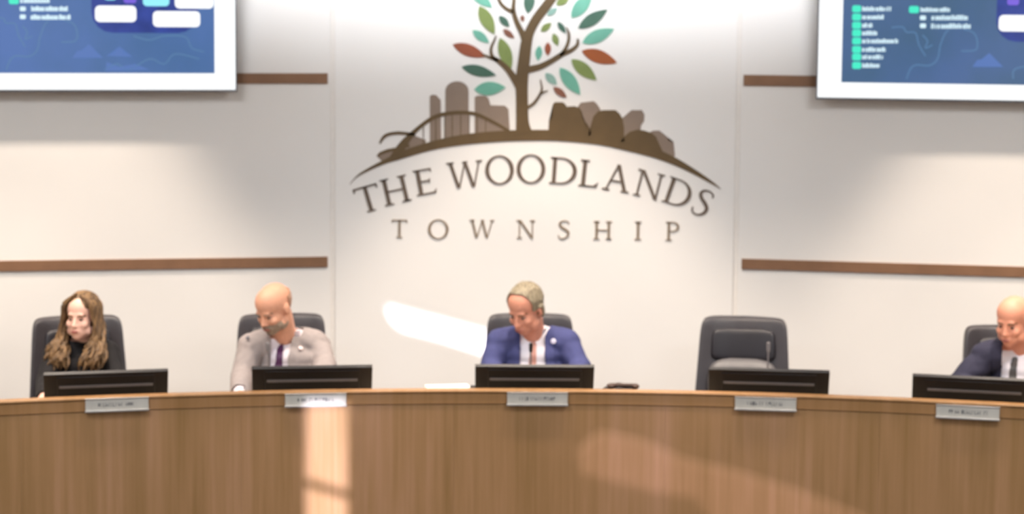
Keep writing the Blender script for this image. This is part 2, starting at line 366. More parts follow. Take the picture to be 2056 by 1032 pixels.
for b in ([(1055, 86, 7), (1049, 68, 6), (1037, 43, 5), (1031, 21, 4.5), (1032, 0, 3.6), (1035, -40, 3), (1030, -80, 2)],
          [(1031, 24, 4), (1016, 17, 3.6), (1003, 2, 3.4), (997, -25, 3), (985, -50, 2)],
          [(1042, 176, 7), (1036, 163, 7.5), (1021, 141, 6), (1003, 124, 4.8), (989, 114, 3.6), (986, 98, 2.8), (993, 80, 2), (996, 72, 1.2)],
          [(1000, 121, 3.6), (985, 116, 2.8), (968, 109, 1.4)],
          [(1050, 142, 8), (1064, 139, 7), (1084, 134, 6.2), (1106, 123, 5.4), (1129, 109, 5), (1147, 101, 4.2), (1159, 90, 3.3), (1160, 78, 2)],
          [(1124, 112, 4), (1134, 100, 3.6), (1141, 84, 3.2), (1142, 68, 2.6), (1137, 55, 1.2)],
          [(1054, 218, 4), (1064, 213, 3), (1073, 206, 2.8), (1084, 190, 2.6), (1088, 178, 2), (1085, 160, 1)],
          [(1083, 191, 1.6), (1092, 185, 1.6), (1100, 182, 1)],
          [(1098, 8, 4), (1120, -15, 4), (1150, -35, 3), (1175, -60, 2)]):
    ribbon('branch', b, 'logo_brown', -.0065)
LC = {'red': (152, 82, 56), 'dark': (72, 106, 90), 'teal': (112, 178, 156), 'olive': (130, 146, 84), 'sage': (142, 178, 166), 'brown': (134, 88, 70), 'orange': (160, 86, 44)}
for k, c in LC.items(): MT['leaf_' + k] = mat('leaf_' + k, c, 0.55, noise_amt=0.10, nscale=10)
leaves = [(909, 89, 976, 114, 24, 'red'), (927, 134, 996, 151, 22, 'dark'), (952, 180, 1015, 175, 27, 'teal'), (962, 12, 993, 69, 26, 'olive'),
 (944, -20, 988, 15, 22, 'teal'), (949, 61, 982, 86, 17, 'teal'), (1004, 76, 1026, 141, 26, 'olive'), (1002, 32, 1023, 54, 14, 'dark'),
 (1010, 59, 1033, 77, 12, 'brown'), (1060, 27, 1066, -24, 22, 'dark'), (1048, 30, 1050, 44, 9, 'brown'), (1117, 10, 1144, -8, 16, 'olive'),
 (1147, 36, 1189, -14, 27, 'teal'), (1161, 57, 1220, 19, 24, 'dark'), (1169, 86, 1233, 58, 26, 'teal'), (1168, 102, 1239, 126, 27, 'orange'),
 (1147, 119, 1198, 161, 25, 'olive'), (1124, 136, 1165, 190, 26, 'teal'), (1095, 147, 1118, 170, 16, 'sage'), (1111, 175, 1138, 196, 14, 'brown'),
 (1099, 31, 1119, 16, 12, 'sage'), (1086, 63, 1107, 46, 13, 'olive'), (1120, 44, 1136, 67, 11, 'dark'), (1111, 67, 1120, 92, 13, 'olive'),
 (1100, 85, 1100, 112, 13, 'red'), (1083, 92, 1080, 122, 14, 'teal'),
 (915, -10, 940, -45, 20, 'dark'), (975, -35, 960, -85, 24, 'olive'), (1010, -60, 1000, -110, 22, 'teal'), (1070, -60, 1060, -115, 24, 'red'),
 (1175, -35, 1225, -50, 22, 'olive'), (1100, -60, 1105, -110, 20, 'teal'), (1155, -60, 1185, -105, 22, 'dark')]
for u0, v0, u1, v1, w, c in leaves:
    a, b = Vector((u0, v0)), Vector((u1, v1)); d = b - a; nn = Vector((-d.y, d.x)).normalized() * w / 2
    up = [a + d * (i / 10) + nn * math.sin(math.pi * (i / 10) ** 0.9) ** 0.85 for i in range(11)]
    dn = [a + d * (i / 10) - nn * math.sin(math.pi * (i / 10) ** 0.9) ** 0.85 for i in range(9, 0, -1)]
    flat('leaf', [tuple(p) for p in up + dn], 'leaf_' + c, -.0062, {'dark': 'dark green'}.get(c, c) + ' leaf')

# ------------------------------------------------------------------ lettering: hand-built serif capitals, cap height 1
def quad(x0, y0, x1, y1, w0, w1=None):            # slanted stem
    w1 = w0 if w1 is None else w1
    return [(x0 - w0 / 2, y0), (x0 + w0 / 2, y0), (x1 + w1 / 2, y1), (x1 - w1 / 2, y1)]
def serif(x, y, w, h=0.035):
    s = 1 if y < .5 else -1
    return [(x - w / 2, y), (x + w / 2, y), (x + w / 2, y + s * h), (x + w / 6, y + s * h * 2.0), (x - w / 6, y + s * h * 2.0), (x - w / 2, y + s * h)]
def ring(cx, cy, rx, ry, tv, th, a0=0, a1=360, n=40):     # stressed bowl as a strip of quads
    out = []; P = []
    for i in range(n + 1):
        a = D(a0 + (a1 - a0) * i / n); c, s = math.cos(a), math.sin(a)
        P.append(((cx + rx * c, cy + ry * s), (cx + (rx - tv) * c, cy + (ry - th) * s)))
    for p, q in zip(P, P[1:]): out.append([p[0], q[0], q[1], p[1]])
    return out
S_, t_ = 0.125, 0.055
def strokepath(pts, n=8):
    P = catmull([(x, y, w) for x, y, w in pts], n); out = []; E_ = []
    for i, p in enumerate(P):
        q = P[min(i + 1, len(P) - 1)] - P[max(i - 1, 0)]; t = Vector((q[0], q[1])).normalized(); nn = Vector((-t.y, t.x)) * p[2] / 2
        E_.append(((p[0] + nn.x, p[1] + nn.y), (p[0] - nn.x, p[1] - nn.y)))
    for a, b in zip(E_, E_[1:]): out.append([a[0], b[0], b[1], a[1]])
    return out
def glyph(ch):
    if ch == 'T': return .80, [quad(.40, 0, .40, 1, S_), serif(.40, 0, .30), [(.0, .93), (.80, .93), (.80, 1), (.0, 1)], [(.0, .82), (.035, .82), (.07, .94), (.0, .96)], [(.80, .82), (.765, .82), (.73, .94), (.80, .96)]]
    if ch == 'I': return .34, [quad(.17, 0, .17, 1, S_), serif(.17, 0, .32), serif(.17, 1, .32)]
    if ch == 'H': return .92, [quad(.17, 0, .17, 1, S_), quad(.75, 0, .75, 1, S_), [(.17, .47), (.75, .47), (.75, .53), (.17, .53)]] + [serif(x, y, .30) for x in (.17, .75) for y in (0, 1)]
    if ch == 'E': return .66, [quad(.17, 0, .17, 1, S_), serif(.17, 0, .30), serif(.17, 1, .30), [(.17, .94), (.60, .94), (.60, 1), (.17, 1)], [(.17, 0), (.64, 0), (.64, .06), (.17, .06)], [(.17, .49), (.50, .49), (.50, .55), (.17, .55)], [(.60, .83), (.60, 1), (.52, .95)], [(.64, 0), (.68, .19), (.56, .05)], [(.50, .42), (.53, .62), (.45, .55), (.45, .49)]]
    if ch == 'L': return .64, [quad(.17, 0, .17, 1, S_), serif(.17, 0, .30), serif(.17, 1, .30), [(.17, 0), (.60, 0), (.60, .06), (.17, .06)], [(.60, 0), (.66, .20), (.50, .05)]]
    if ch == 'W': return 1.30, [quad(.36, 0, .12, 1, S_ * .95), quad(.38, 0, .66, .98, t_ * 1.1), quad(.90, 0, .66, .98, S_ * .95), quad(.92, 0, 1.18, 1, t_ * 1.1), serif(.12, 1, .28), serif(.66, 1, .2), serif(1.18, 1, .24)]
    if ch == 'O': return .96, ring(.48, .5, .48, .52, S_ * 1.05, t_)
    if ch == 'D': return .92, [quad(.17, 0, .17, 1, S_), serif(.17, 0, .30), serif(.17, 1, .30)] + ring(.38, .5, .52, .5, S_ * 1.05, t_, -90, 90) + [[(.17, .945), (.38, .945), (.38, 1), (.17, 1)], [(.17, 0), (.38, 0), (.38, .055), (.17, .055)]]
    if ch == 'A': return .92, [quad(.14, 0, .45, 1, t_ * 1.1), quad(.78, 0, .45, 1, S_), [(.24, .34), (.68, .34), (.66, .40), (.26, .40)], serif(.14, 0, .26), serif(.78, 0, .28)]
    if ch == 'N': return .96, [quad(.16, 0, .16, 1, t_ * 1.2), quad(.80, 0, .18, 1, S_), quad(.80, 0, .80, 1, t_ * 1.2), serif(.16, 0, .26), serif(.12, 1, .24), serif(.80, 1, .26)]
    if ch == 'S': return .62, strokepath([(.54, .80, .05), (.50, .92, .05), (.33, .975, .055), (.16, .90, .08), (.12, .76, .11), (.22, .62, .12), (.40, .50, .125), (.51, .37, .12), (.50, .20, .10), (.38, .06, .07), (.24, .02, .055), (.10, .07, .05), (.06, .22, .045)])
    if ch == 'P': return .70, [quad(.17, 0, .17, 1, S_), serif(.17, 0, .30), serif(.17, 1, .30)] + ring(.36, .73, .32, .27, S_, t_, -90, 90) + [[(.17, .945), (.36, .945), (.36, 1), (.17, 1)], [(.17, .46), (.36, .46), (.36, .515), (.17, .515)]]
def lettering(root, origin, rows, m):
    for ch, u, v, w, h, ang in rows:              # centre of the letter, size in pixels, lean
        W, polys = glyph(ch); c = at(u, v, WY) - origin; k = WY / FPX * 1.0
        bm = bmesh.new(); a = D(-ang) - ROLL
        for n_, poly in enumerate(polys):
            Q = []
            for x, y in poly:
                X = (x / W - .5) * w * k; Z = (y - .5) * h * k
                Q.append((c.x + X * math.cos(a) - Z * math.sin(a), c.z + X * math.sin(a) + Z * math.cos(a)))
            prism(bm, Q, -.006 - (n_ % 2) * .0002, -.0002)
        obj('letter', bm, m, root, smooth=False)
o1 = at(1075, 370, WY); o1 = Vector((o1.x, WY, o1.z))
r1 = empty('arched_lettering', 'large brown serif words in an arch under the hill emblem', 'lettering', o1)
lettering(r1, o1, [('T', 739, 399, 50, 53, -17), ('H', 794, 382, 58, 54, -14), ('E', 852, 365, 42, 52, -11), ('W', 935, 350, 72, 53, -6), ('O', 1003, 341, 58, 57, -3), ('O', 1066, 339, 58, 57, 0),
 ('D', 1131, 343, 57, 54, 3), ('L', 1182, 348, 40, 54, 5), ('A', 1239, 357, 56, 54, 8), ('N', 1303, 371, 58, 54, 13), ('D', 1362, 387, 56, 54, 18), ('S', 1411, 407, 37, 56, 24)], 'letter')
o2 = at(1075, 462, WY); o2 = Vector((o2.x, WY, o2.z))
r2 = empty('spaced_lettering', 'small widely spaced brown serif word below the arched words', 'lettering', o2)
lettering(r2, o2, [('T', 802, 459, 31, 37, 0), ('O', 880, 460, 42, 39, 0), ('W', 968, 459, 50, 36, 0), ('N', 1056, 460, 39, 37, 0), ('S', 1132, 461, 27, 38, 0), ('H', 1210, 462, 39, 37, 0), ('I', 1281, 463, 15, 37, 0), ('P', 1350, 464, 29, 38, 0)], 'letter2')

# ------------------------------------------------------------------ wall displays
MT['bezel'] = mat('display_housing', (112, 114, 122), 0.4, noise_amt=0.04)
def emis(name, rgb, s=1.0, rgb2=None, ns=3.0): return mat(name, rgb, 0.5, emit=True, estr=s, rgb2=rgb2 or rgb, nscale=ns, spec=0.1) 
def darkbase(m):
    m.node_tree.links.remove(m.node_tree.nodes['Principled BSDF'].inputs['Base Color'].links[0])
    m.node_tree.nodes['Principled BSDF'].inputs['Base Color'].default_value = (.02, .02, .02, 1); return m
MT['scr_white'] = darkbase(emis('lit_white_border', (252, 254, 255), 1.05))
MT['scr_blue'] = darkbase(emis('lit_blue_slide', (70, 104, 150), 1.0, (80, 112, 172), 2.2))
MT['scr_slate'] = darkbase(emis('lit_slate_slide', (66, 96, 124), 1.0, (74, 102, 148), 2.2))
MT['scr_navy'] = darkbase(emis('lit_navy_block', (40, 58, 128), 1.0, (52, 72, 156), 9))
MT['scr_green'] = darkbase(emis('lit_green_bullet', (70, 232, 196), 1.0))
MT['scr_text'] = darkbase(emis('lit_text', (214, 240, 250), 1.0))
MT['scr_line'] = darkbase(emis('lit_outline', (86, 124, 164), 1.0))
MT['scr_shape'] = darkbase(emis('lit_pale_shape', (84, 116, 178), 1.0))
MT['scr_cyan'] = darkbase(emis('lit_cyan_icon', (150, 236, 250), 1.0))
MT['scr_purple'] = darkbase(emis('lit_purple_icon', (120, 96, 214), 1.0))
def display(label, left, corner, inner, size_px, slide, content):
    # corner: outer bottom corner nearest the emblem; plane parallel to the wing wall, tilted forward at the top
    off = 0.13
    P = sideplane(corner[0], corner[1], left, off)
    along = Vector((-1, -KA, 0)).normalized() if left else Vector((1, -KA, 0)).normalized()
    nrm = Vector((along.y, -along.x, 0)) if left else Vector((-along.y, along.x, 0))
    if nrm.y > 0: nrm = -nrm
    xdir = -along if left else along               # +x to viewer's right
    rz = math.atan2(xdir.y, xdir.x)
    root = empty('wall_display', label, 'screen', P, rz)
    root.rotation_euler = (D(-5), 0, rz)            # leans down into the room... top toward the viewer handled by sign
    root.rotation_euler = (D(5), 0, rz)
    bpy.context.view_layer.update()
    Mi = (Matrix.Translation(P) @ root.rotation_euler.to_matrix().to_4x4()).inverted()
    R3 = root.rotation_euler.to_matrix(); pn = R3 @ Vector((0, -1, 0))
    def L(u, v):
        d = ray(u, v); t = (P - CAMP).dot(pn) / d.dot(pn); q = Mi @ (CAMP + d * t); return (q.x, q.z)
    ix, iz = L(*inner); W = size_px[0] * 11 / FPX; Hh = size_px[1] * 11 / FPX
    if left: x0, x1, sx0, sx1 = -(W + 2 * abs(ix)), 0.0, ix - W, ix
    else: x0, x1, sx0, sx1 = 0.0, W + 2 * ix, ix, ix + W
    z1 = iz * 2 + Hh
    bm = bmesh.new(); box(bm, x0 - .008, x1 + .008, .001, .05, -.013, z1 + .006); box(bm, x0 + .3, x1 - .3, .05, .085, .2, z1 - .2)
    obj('housing', bm, 'bezel', root, bevel=.004)
    bm = bmesh.new(); box(bm, x0, x1, -.004, .0005, 0, z1); obj('white_border', bm, 'scr_white', root)
    bm = bmesh.new(); box(bm, sx0, sx1, -.006, -.0045, iz, iz + Hh); obj('screen', bm, slide, root)
    bm = bmesh.new(); box(bm, (x0 + x1) / 2 - .2, (x0 + x1) / 2 + .2, .086, .20, z1 / 2 - .12, z1 / 2 + .12)
    obj('wall_bracket', bm, 'plastic', root)
    for it in content:
        k, m = it[0], it[1]; bm = bmesh.new()
        if k == 'rect':
            u0, v0, u1, v1 = it[2:6]; lay = it[6] if len(it) > 6 else 0
            pts = [L(u0, v0), L(u1, v0), L(u1, v1), L(u0, v1)]
            c = [sum(p[0] for p in pts) / 4, sum(p[1] for p in pts) / 4]
            rr = min(abs(pts[0][0] - pts[1][0]), abs(pts[0][1] - pts[3][1])) * .28
            hw, hh = abs(pts[0][0] - pts[1][0]) / 2, abs(pts[0][1] - pts[3][1]) / 2; Q = []
            for qx, qz, a0 in ((1, 1, 0), (-1, 1, 90), (-1, -1, 180), (1, -1, 270)):
                for i in range(5):
                    a = D(a0 + 22.5 * i); Q.append((c[0] + qx * (hw - rr) + rr * math.cos(a), c[1] + qz * (hh - rr) + rr * math.sin(a)))
            Q = [(min(max(x, sx0), sx1), min(max(z, iz), iz + Hh)) for x, z in Q]
            prism(bm, Q, -.0075 - lay * .0012, -.0065 - lay * .0012); nm = it[7] if len(it) > 7 else 'slide_block'
            obj(nm, bm, m, root, smooth=False)
        elif k == 'text':
            u0, u1, v, h = it[2:6]; x = u0; rnd = random.Random(int(u0 * 7 + v))
            while x < u1:
                w = rnd.uniform(2.2, 4.5); hh = h * rnd.choice((.8, .8, 1.0))
                a, b = L(x, v + h / 2), L(min(x + w, u1), v + h / 2 - hh)
                if b[0] > sx0 and a[0] < sx1: prism(bm, [(a[0], a[1]), (b[0], a[1]), (b[0], b[1]), (a[0], b[1])], -.0088, -.0080)
                x += w + (.6 if rnd.random() < .85 else 2)
            if bm.verts: obj('text_line', bm, m, root, smooth=False)
            else: bm.free()
        elif k == 'line':
            P_ = catmull([(a, b, 0) for a, b in it[2]], 6); hw = 1.3
            A = [];
            for i, p in enumerate(P_):
                q = P_[min(i + 1, len(P_) - 1)] - P_[max(i - 1, 0)]; t = Vector((q[0], q[1])).normalized(); n2 = Vector((-t.y, t.x)) * hw
                A.append((L(p[0] + n2.x, p[1] + n2.y), L(p[0] - n2.x, p[1] - n2.y)))
            for a, b in zip(A, A[1:]): prism(bm, [a[0], b[0], b[1], a[1]], -.0070, -.0062)
            obj('outline_drawing', bm, m, root, smooth=False)
        elif k == 'poly':
            prism(bm, [L(*p) for p in it[2]], -.0070, -.0062); obj('pale_shape', bm, m, root, smooth=False)
    return root
def bullets(ox, oy, full):
    C = []
    if full:
        for v, e in ((17.5, 1789), (34, 1775), (50.5, 1752), (66, 1761), (82, 1803), (99, 1778), (114, 1773), (131, 1766)):
            C.append(('rect', 'scr_green', 1711, v - 7, 1729, v + 7, 0, 'bullet')); C.append(('text', 'scr_text', 1731, e, v, 9))
    C += [('rect', 'scr_green', 1825 + ox, 12 + oy, 1845 + ox, 26 + oy, 0, 'bullet'), ('text', 'scr_text', 1848 + ox, 1907 + ox, 19 + oy, 9),
          ('rect', 'scr_text', 1847 + ox, 31 + oy, 1859 + ox, 40 + oy, 0, 'bullet'), ('text', 'scr_text', 1870 + ox, 1943 + ox, 35 + oy, 10),
          ('rect', 'scr_text', 1847 + ox, 47 + oy, 1859 + ox, 56 + oy, 0, 'bullet'), ('text', 'scr_text', 1869 + ox, 1949 + ox, 52 + oy, 10)]
    def o(L): return [(a + ox, b + oy) for a, b in L]
    C += [('line', 'scr_line', o([(1820, 158), (1828, 138), (1840, 130), (1866, 131), (1882, 118), (1888, 90), (1898, 66), (1905, 60)])),
          ('line', 'scr_line', o([(1790, 55), (1812, 54), (1820, 64), (1838, 66), (1845, 90), (1858, 112)])),
          ('line', 'scr_line', o([(1852, 70), (1862, 82), (1858, 96), (1872, 90)])),
          ('line', 'scr_line', o([(1935, 58), (1955, 66), (1962, 84), (1958, 100), (1930, 102)])),
          ('poly', 'scr_shape', o([(1952, 134), (1962, 120), (1975, 118), (1986, 106), (2000, 122), (2014, 134)]))]
    return C
Lc = bullets(-1807, -18, False) + [('rect', 'scr_navy', 183, -80, 398, 66, 0), ('rect', 'scr_white', 191, 11, 274, 44, 1), ('rect', 'scr_white', 307, 22, 402, 54, 1),
    ('rect', 'scr_white', 351, -16, 429, 17, 1), ('rect', 'scr_cyan', 287, -16, 340, 12, 2), ('rect', 'scr_purple', 248, -14, 274, 6, 2), ('rect', 'scr_cyan', 208, -30, 235, 0, 2),
    ('line', 'scr_line', [(210, 140), (235, 128), (258, 140), (300, 118), (330, 128), (352, 108), (400, 118)]), ('poly', 'scr_shape', [(214, 112), (232, 106), (240, 93), (248, 106), (266, 114)]),
    ('line', 'scr_line', [(268, 72), (300, 80), (330, 72), (372, 74), (385, 96), (410, 104)]), ('poly', 'scr_shape', [(212, 142), (214, 124), (240, 134), (272, 128), (300, 140)])]
display('left wall display with a blue slide, above the woman', True, (473, 180), (431, 147), (548, 309), 'scr_blue', Lc)
Rc = bullets(0, 0, True) + [('rect', 'scr_navy', 2001, -60, 2216, 84, 0), ('rect', 'scr_white', 2005, 30, 2088, 63, 1), ('rect', 'scr_white', 2121, 40, 2216, 72, 1), ('rect', 'scr_cyan', 2101, 2, 2154, 30, 2), ('rect', 'scr_purple', 2022, -8, 2046, 10, 2),
    ('line', 'scr_line', [(2034, 158), (2036, 140), (2060, 134), (2100, 144)])]
display('right wall display with a green bulleted list on its slide', False, (1641, 195), (1689, 165), (548, 309), 'scr_slate', Rc)

# ------------------------------------------------------------------ monitors, name plates
def face_rz(p): return -math.atan2(p.x - CX, p.y - CY)
def make_monitor():
    r = empty('desk_monitor', '', 'monitor')
    W, Hh = 0.57, 0.248; T = Matrix.Translation((0, -.035, .224)) @ Matrix.Rotation(D(30), 4, 'X')   # origin: middle of the top edge
    # local: z down along the back from the top edge, leaning away from the room
    bm = bmesh.new(); box(bm, -W / 2, W / 2, 0, .022, -Hh, 0, T); box(bm, -W / 2 + .06, W / 2 - .06, -.004, .001, -.20, -.015, T)
    obj('housing', bm, 'plastic', r, bevel=.004)
    bm = bmesh.new(); box(bm, -.215, .215, -.007, -.0045, -.080, -.066, T); obj('vent_strip', bm, 'slot', r)
    bm = bmesh.new(); box(bm, -W / 2 + .012, W / 2 - .012, .0225, .0235, -Hh + .012, -.012, T); obj('screen', bm, 'scr_line', r)
    bm = bmesh.new(); box(bm, -.13, .13, .06, .22, 0.0, .010); box(bm, -.03, .03, .09, .11, .010, .04); obj('stand', bm, 'plastic', r, bevel=.003)
    return r
def copy_tree(o, parent=None):
    c = o.copy(); COL.objects.link(c)
    if parent is not None: c.parent = parent
    for ch in o.children: copy_tree(ch, c)
    return c
mons = [((93, 743), (333, 731), 'black desk monitor in front of the woman with long hair'), ((508, 733), (746, 727), 'black desk monitor in front of the man in the grey suit'),
        ((955, 729), (1192, 729), 'black desk monitor in front of the man in the blue suit'), ((1424, 736), (1664, 741), 'black desk monitor in front of the empty chair'),
        ((1837, 747), (2077, 758), 'black desk monitor at the right edge before the man in navy')]
m0 = make_monitor(); bpy.context.view_layer.update()
for i, (a, b, lab) in enumerate(mons):
    o = m0 if i == 0 else copy_tree(m0)
    u, v = (a[0] + b[0]) / 2, (a[1] + b[1]) / 2
    p = at_r(u, v, RL + .12); o.location = (p.x, p.y, WT); o.rotation_euler.z = face_rz(p)
    o['label'] = lab; o['group'] = 'monitors along the curved desk'
def make_plate(k):
    r = empty('name_plate', '', 'name plate')
    bm = bmesh.new(); box(bm, -.143, .143, -.006, 0, -.030, .030); obj('plate', bm, 'plate', r, bevel=.0015)
    bm = bmesh.new(); box(bm, -.145, .145, -.013, -.0062, -.034, -.026); box(bm, -.145, .145, -.010, -.0062, .026, .031); obj('holder_rail', bm, 'metal', r, bevel=.001)
    bm = bmesh.new(); rnd = random.Random(k); x = -.085
    while x < .085:
        w = rnd.uniform(.006, .011)
        box(bm, x, x + .0022, -.0072, -.0062, -.009, .009)
        if rnd.random() < .6: box(bm, x, x + w, -.0072, -.0062, rnd.choice((-.009, .006, -.001)), rnd.choice((-.006, .009, .001)) if False else .009 if rnd.random() < .4 else -.006)
        x += w + .003 + (.008 if rnd.random() < .12 else 0)
    obj('engraved_name', bm, 'ink', r, smooth=False)
    return r
for k, (u, v, lab) in enumerate([(235, 811, 'silver name plate on the desk front below the woman'), (634, 802, 'silver name plate on the desk front above the vertical sunlit stripe'),
        (1079, 800, 'silver name plate on the desk front below the man in the blue suit'), (1537, 810, 'silver name plate on the desk front below the empty chair'),
        (1943, 827, 'silver name plate on the desk front near the right edge')]):
    o = make_plate(k + 3); p = at_r(u, v, RL - .011); o.location = p; o.rotation_euler.z = face_rz(p); o['label'] = lab; o['group'] = 'name plates on the desk front'

# ------------------------------------------------------------------ executive chairs
def make_chair():
    r = empty('executive_chair', '', 'chair')     # origin: floor below the backrest; faces -Y
    Tb = Matrix.Translation((0, 0, 0)) 
    def bend(p):                                   # outline widens downwards, wings curl forward, back leans
        z = p.z; k = 1 + .085 * (-z / .36)
        return Vector((p.x * k, p.y - 1.0 * p.x * p.x * .9 + .10 * (z / .36) , z))
    bm = bmesh.new(); superell(bm, (0, .02, .66), (.247, .045, .36), .14, .2, 44, 32, fn=bend); obj('backrest', bm, 'leather', r)
    def bend2(p):
        q = bend(Vector((p.x, p.y, p.z + .05))); return Vector((q.x, q.y, q.z - .05))
    bm = bmesh.new(); superell(bm, (0, -.018, .885), (.178, .034, .085), .35, .35, 30, 16, fn=lambda p: bend(Vector((p.x, p.y, p.z + .225))) - Vector((0, 0, .225))); obj('upper_cushion', bm, 'leather2', r)
    bm = bmesh.new(); superell(bm, (0, -.035, .70), (.185, .065, .115), .6, .6, 30, 14, fn=lambda p: bend(Vector((p.x, p.y, p.z + .04))) - Vector((0, 0, .04))); obj('lumbar_cushion', bm, 'leather3', r)
    bm = bmesh.new(); superell(bm, (0, -.27, .40), (.25, .26, .06), .35, .35, 36, 12); obj('seat', bm, 'leather', r)
    for s in (-1, 1):
        bm = bmesh.new(); tube(bm, [(s * .27, -.02, .40), (s * .285, -.04, .55), (s * .285, -.10, .60), (s * .28, -.30, .61), (s * .275, -.36, .58), (s * .265, -.33, .40)], .016, 10)
        superell(bm, (s * .282, -.20, .617), (.033, .14, .018), .5, .5, 20, 8); obj('armrest', bm, 'plastic', r)
    bm = bmesh.new(); tube(bm, [(0, -.27, .10), (0, -.27, .34)], .03, 14); box(bm, -.1, .1, -.37, -.17, .32, .345); obj('gas_column', bm, 'chrome', r)
    for k in range(5):
        a = 2 * math.pi * k / 5 + .3; c, s = math.cos(a), math.sin(a)
        bm = bmesh.new(); tube(bm, [(0, -.27, .11), (.16 * c, -.27 + .16 * s, .10), (.30 * c, -.27 + .30 * s, .075)], [.028, .022, .016], 8); lg = obj('leg', bm, 'plastic', r)
        bm = bmesh.new(); x, y = .30 * c, -.27 + .30 * s
        T = Matrix.Translation((x, y, .028)) @ Matrix.Rotation(a, 4, 'Z')
        superell(bm, (0, 0, 0), (.028, .022, .028), 1, .5, 14, 10, mtx=T); obj('caster', bm, 'plastic', lg)
    return r
ch0 = make_chair(); bpy.context.view_layer.update()
chairs = [(165, 635, 'dark grey leather chair behind the woman with long hair', 3), (570, 631, 'grey leather chair behind the man in the grey suit', 0), (1064, 631, 'grey leather chair behind the man in the blue suit', 0),
          (1489, 637, 'empty black leather chair, nobody sitting in it', -3), (2020, 655, 'dark leather chair behind the man at the right edge', 8)]
RC = RL + 1.14
chair_pos = []
for i, (u, v, lab, da) in enumerate(chairs):
    o = ch0 if i == 0 else copy_tree(ch0)
    p = at_r(u, v, RC + .1); o.location = (p.x, p.y - .1, PLAT); o.rotation_euler.z = face_rz(p) + D(da)
    o['label'] = lab; o['group'] = 'executive chairs behind the desk'; chair_pos.append(o.location.copy())
    # one height for all: seat gas lift brings the top to where it is seen
    p = at_r(u, v, RC + .1); o.scale = (1, 1, (p.z - PLAT) / 1.02)

# ------------------------------------------------------------------ people
def skinmat(name, rgb): 
    m = mat(name, rgb, 0.5, noise_amt=0.05, nscale=30, spec=0.35)
    b = m.node_tree.nodes['Principled BSDF']; b.inputs['Subsurface Weight'].default_value = 0.0
    return m
def sph(bm, c, r, n=16, mtx=None):
    superell(bm, c, r if hasattr(r, '__len__') else (r, r, r), 1, 1, n, max(8, n // 2 + 2), mtx=mtx)
def cap(bm, a, b, ra, rb, n=14, flat=1.0):
    a, b = Vector(a), Vector(b); d = b - a; L = d.length
    if L < 1e-5: sph(bm, a, ra, n); return
    k = max(2, int(L / (min(ra, rb) * .6))); pts = []; rad = []
    for i in range(5): t = math.pi / 2 * (1 - i / 5); pts.append(a - d / L * ra * math.sin(t)); rad.append(max(ra * math.cos(t), ra * .05))
    for i in range(k + 1): pts.append(a + d * i / k); rad.append(ra + (rb - ra) * i / k)
    for i in range(1, 6): t = math.pi / 2 * i / 5; pts.append(b + d / L * rb * math.sin(t)); rad.append(max(rb * math.cos(t), rb * .05))
    tube(bm, pts, rad, n)
def remesh(bm, vox, smooth=4, fac=0.5):
    me = bpy.data.meshes.new('tmp'); bmesh.ops.recalc_face_normals(bm, faces=bm.faces[:]); bm.to_mesh(me); bm.free(); o = bpy.data.objects.new('tmp', me); COL.objects.link(o)
    r = o.modifiers.new('r', 'REMESH'); r.mode = 'VOXEL'; r.voxel_size = vox
    if smooth:
        s = o.modifiers.new('s', 'SMOOTH'); s.iterations = smooth; s.factor = fac
    dg = bpy.context.evaluated_depsgraph_get(); out = bpy.data.meshes.new_from_object(o.evaluated_get(dg))
    bpy.data.objects.remove(o); bpy.data.meshes.remove(me)
    for p in out.polygons: p.use_smooth = True
    return out
def shell(me, pred, off, thick=0.003, wob=None):
    bm = bmesh.new(); bm.from_mesh(me); bm.normal_update()
    kill = [f for f in bm.faces if not pred(f.calc_center_median(), f.normal)]
    bmesh.ops.delete(bm, geom=kill, context='FACES')
    if not bm.faces: return bm
    bm.normal_update()
    for _ in range(3):                              # relax the stair-stepped rim
        mv = {}
        for v in bm.verts:
            if v.is_boundary:
                nb = [e.other_vert(v).co for e in v.link_edges if e.is_boundary]
                if len(nb) == 2: mv[v] = (nb[0] + nb[1]) / 2 * .6 + v.co * .4
        for v, c in mv.items(): v.co = c
    nm = {v: v.normal.copy() for v in bm.verts}
    for v in bm.verts:
        w = wob(v.co) if wob else 0
        v.co = v.co + nm[v] * (off + w)
    bmesh.ops.solidify(bm, geom=bm.faces[:], thickness=thick)
    return bm
def add_shell(name, me, pred, off, m, root, org, thick=0.003, wob=None):
    bm = shell(me, pred, off, thick, wob)
    if not bm.faces: bm.free(); return None
    for v in bm.verts: v.co -= org
    return obj(name, bm, m, root)

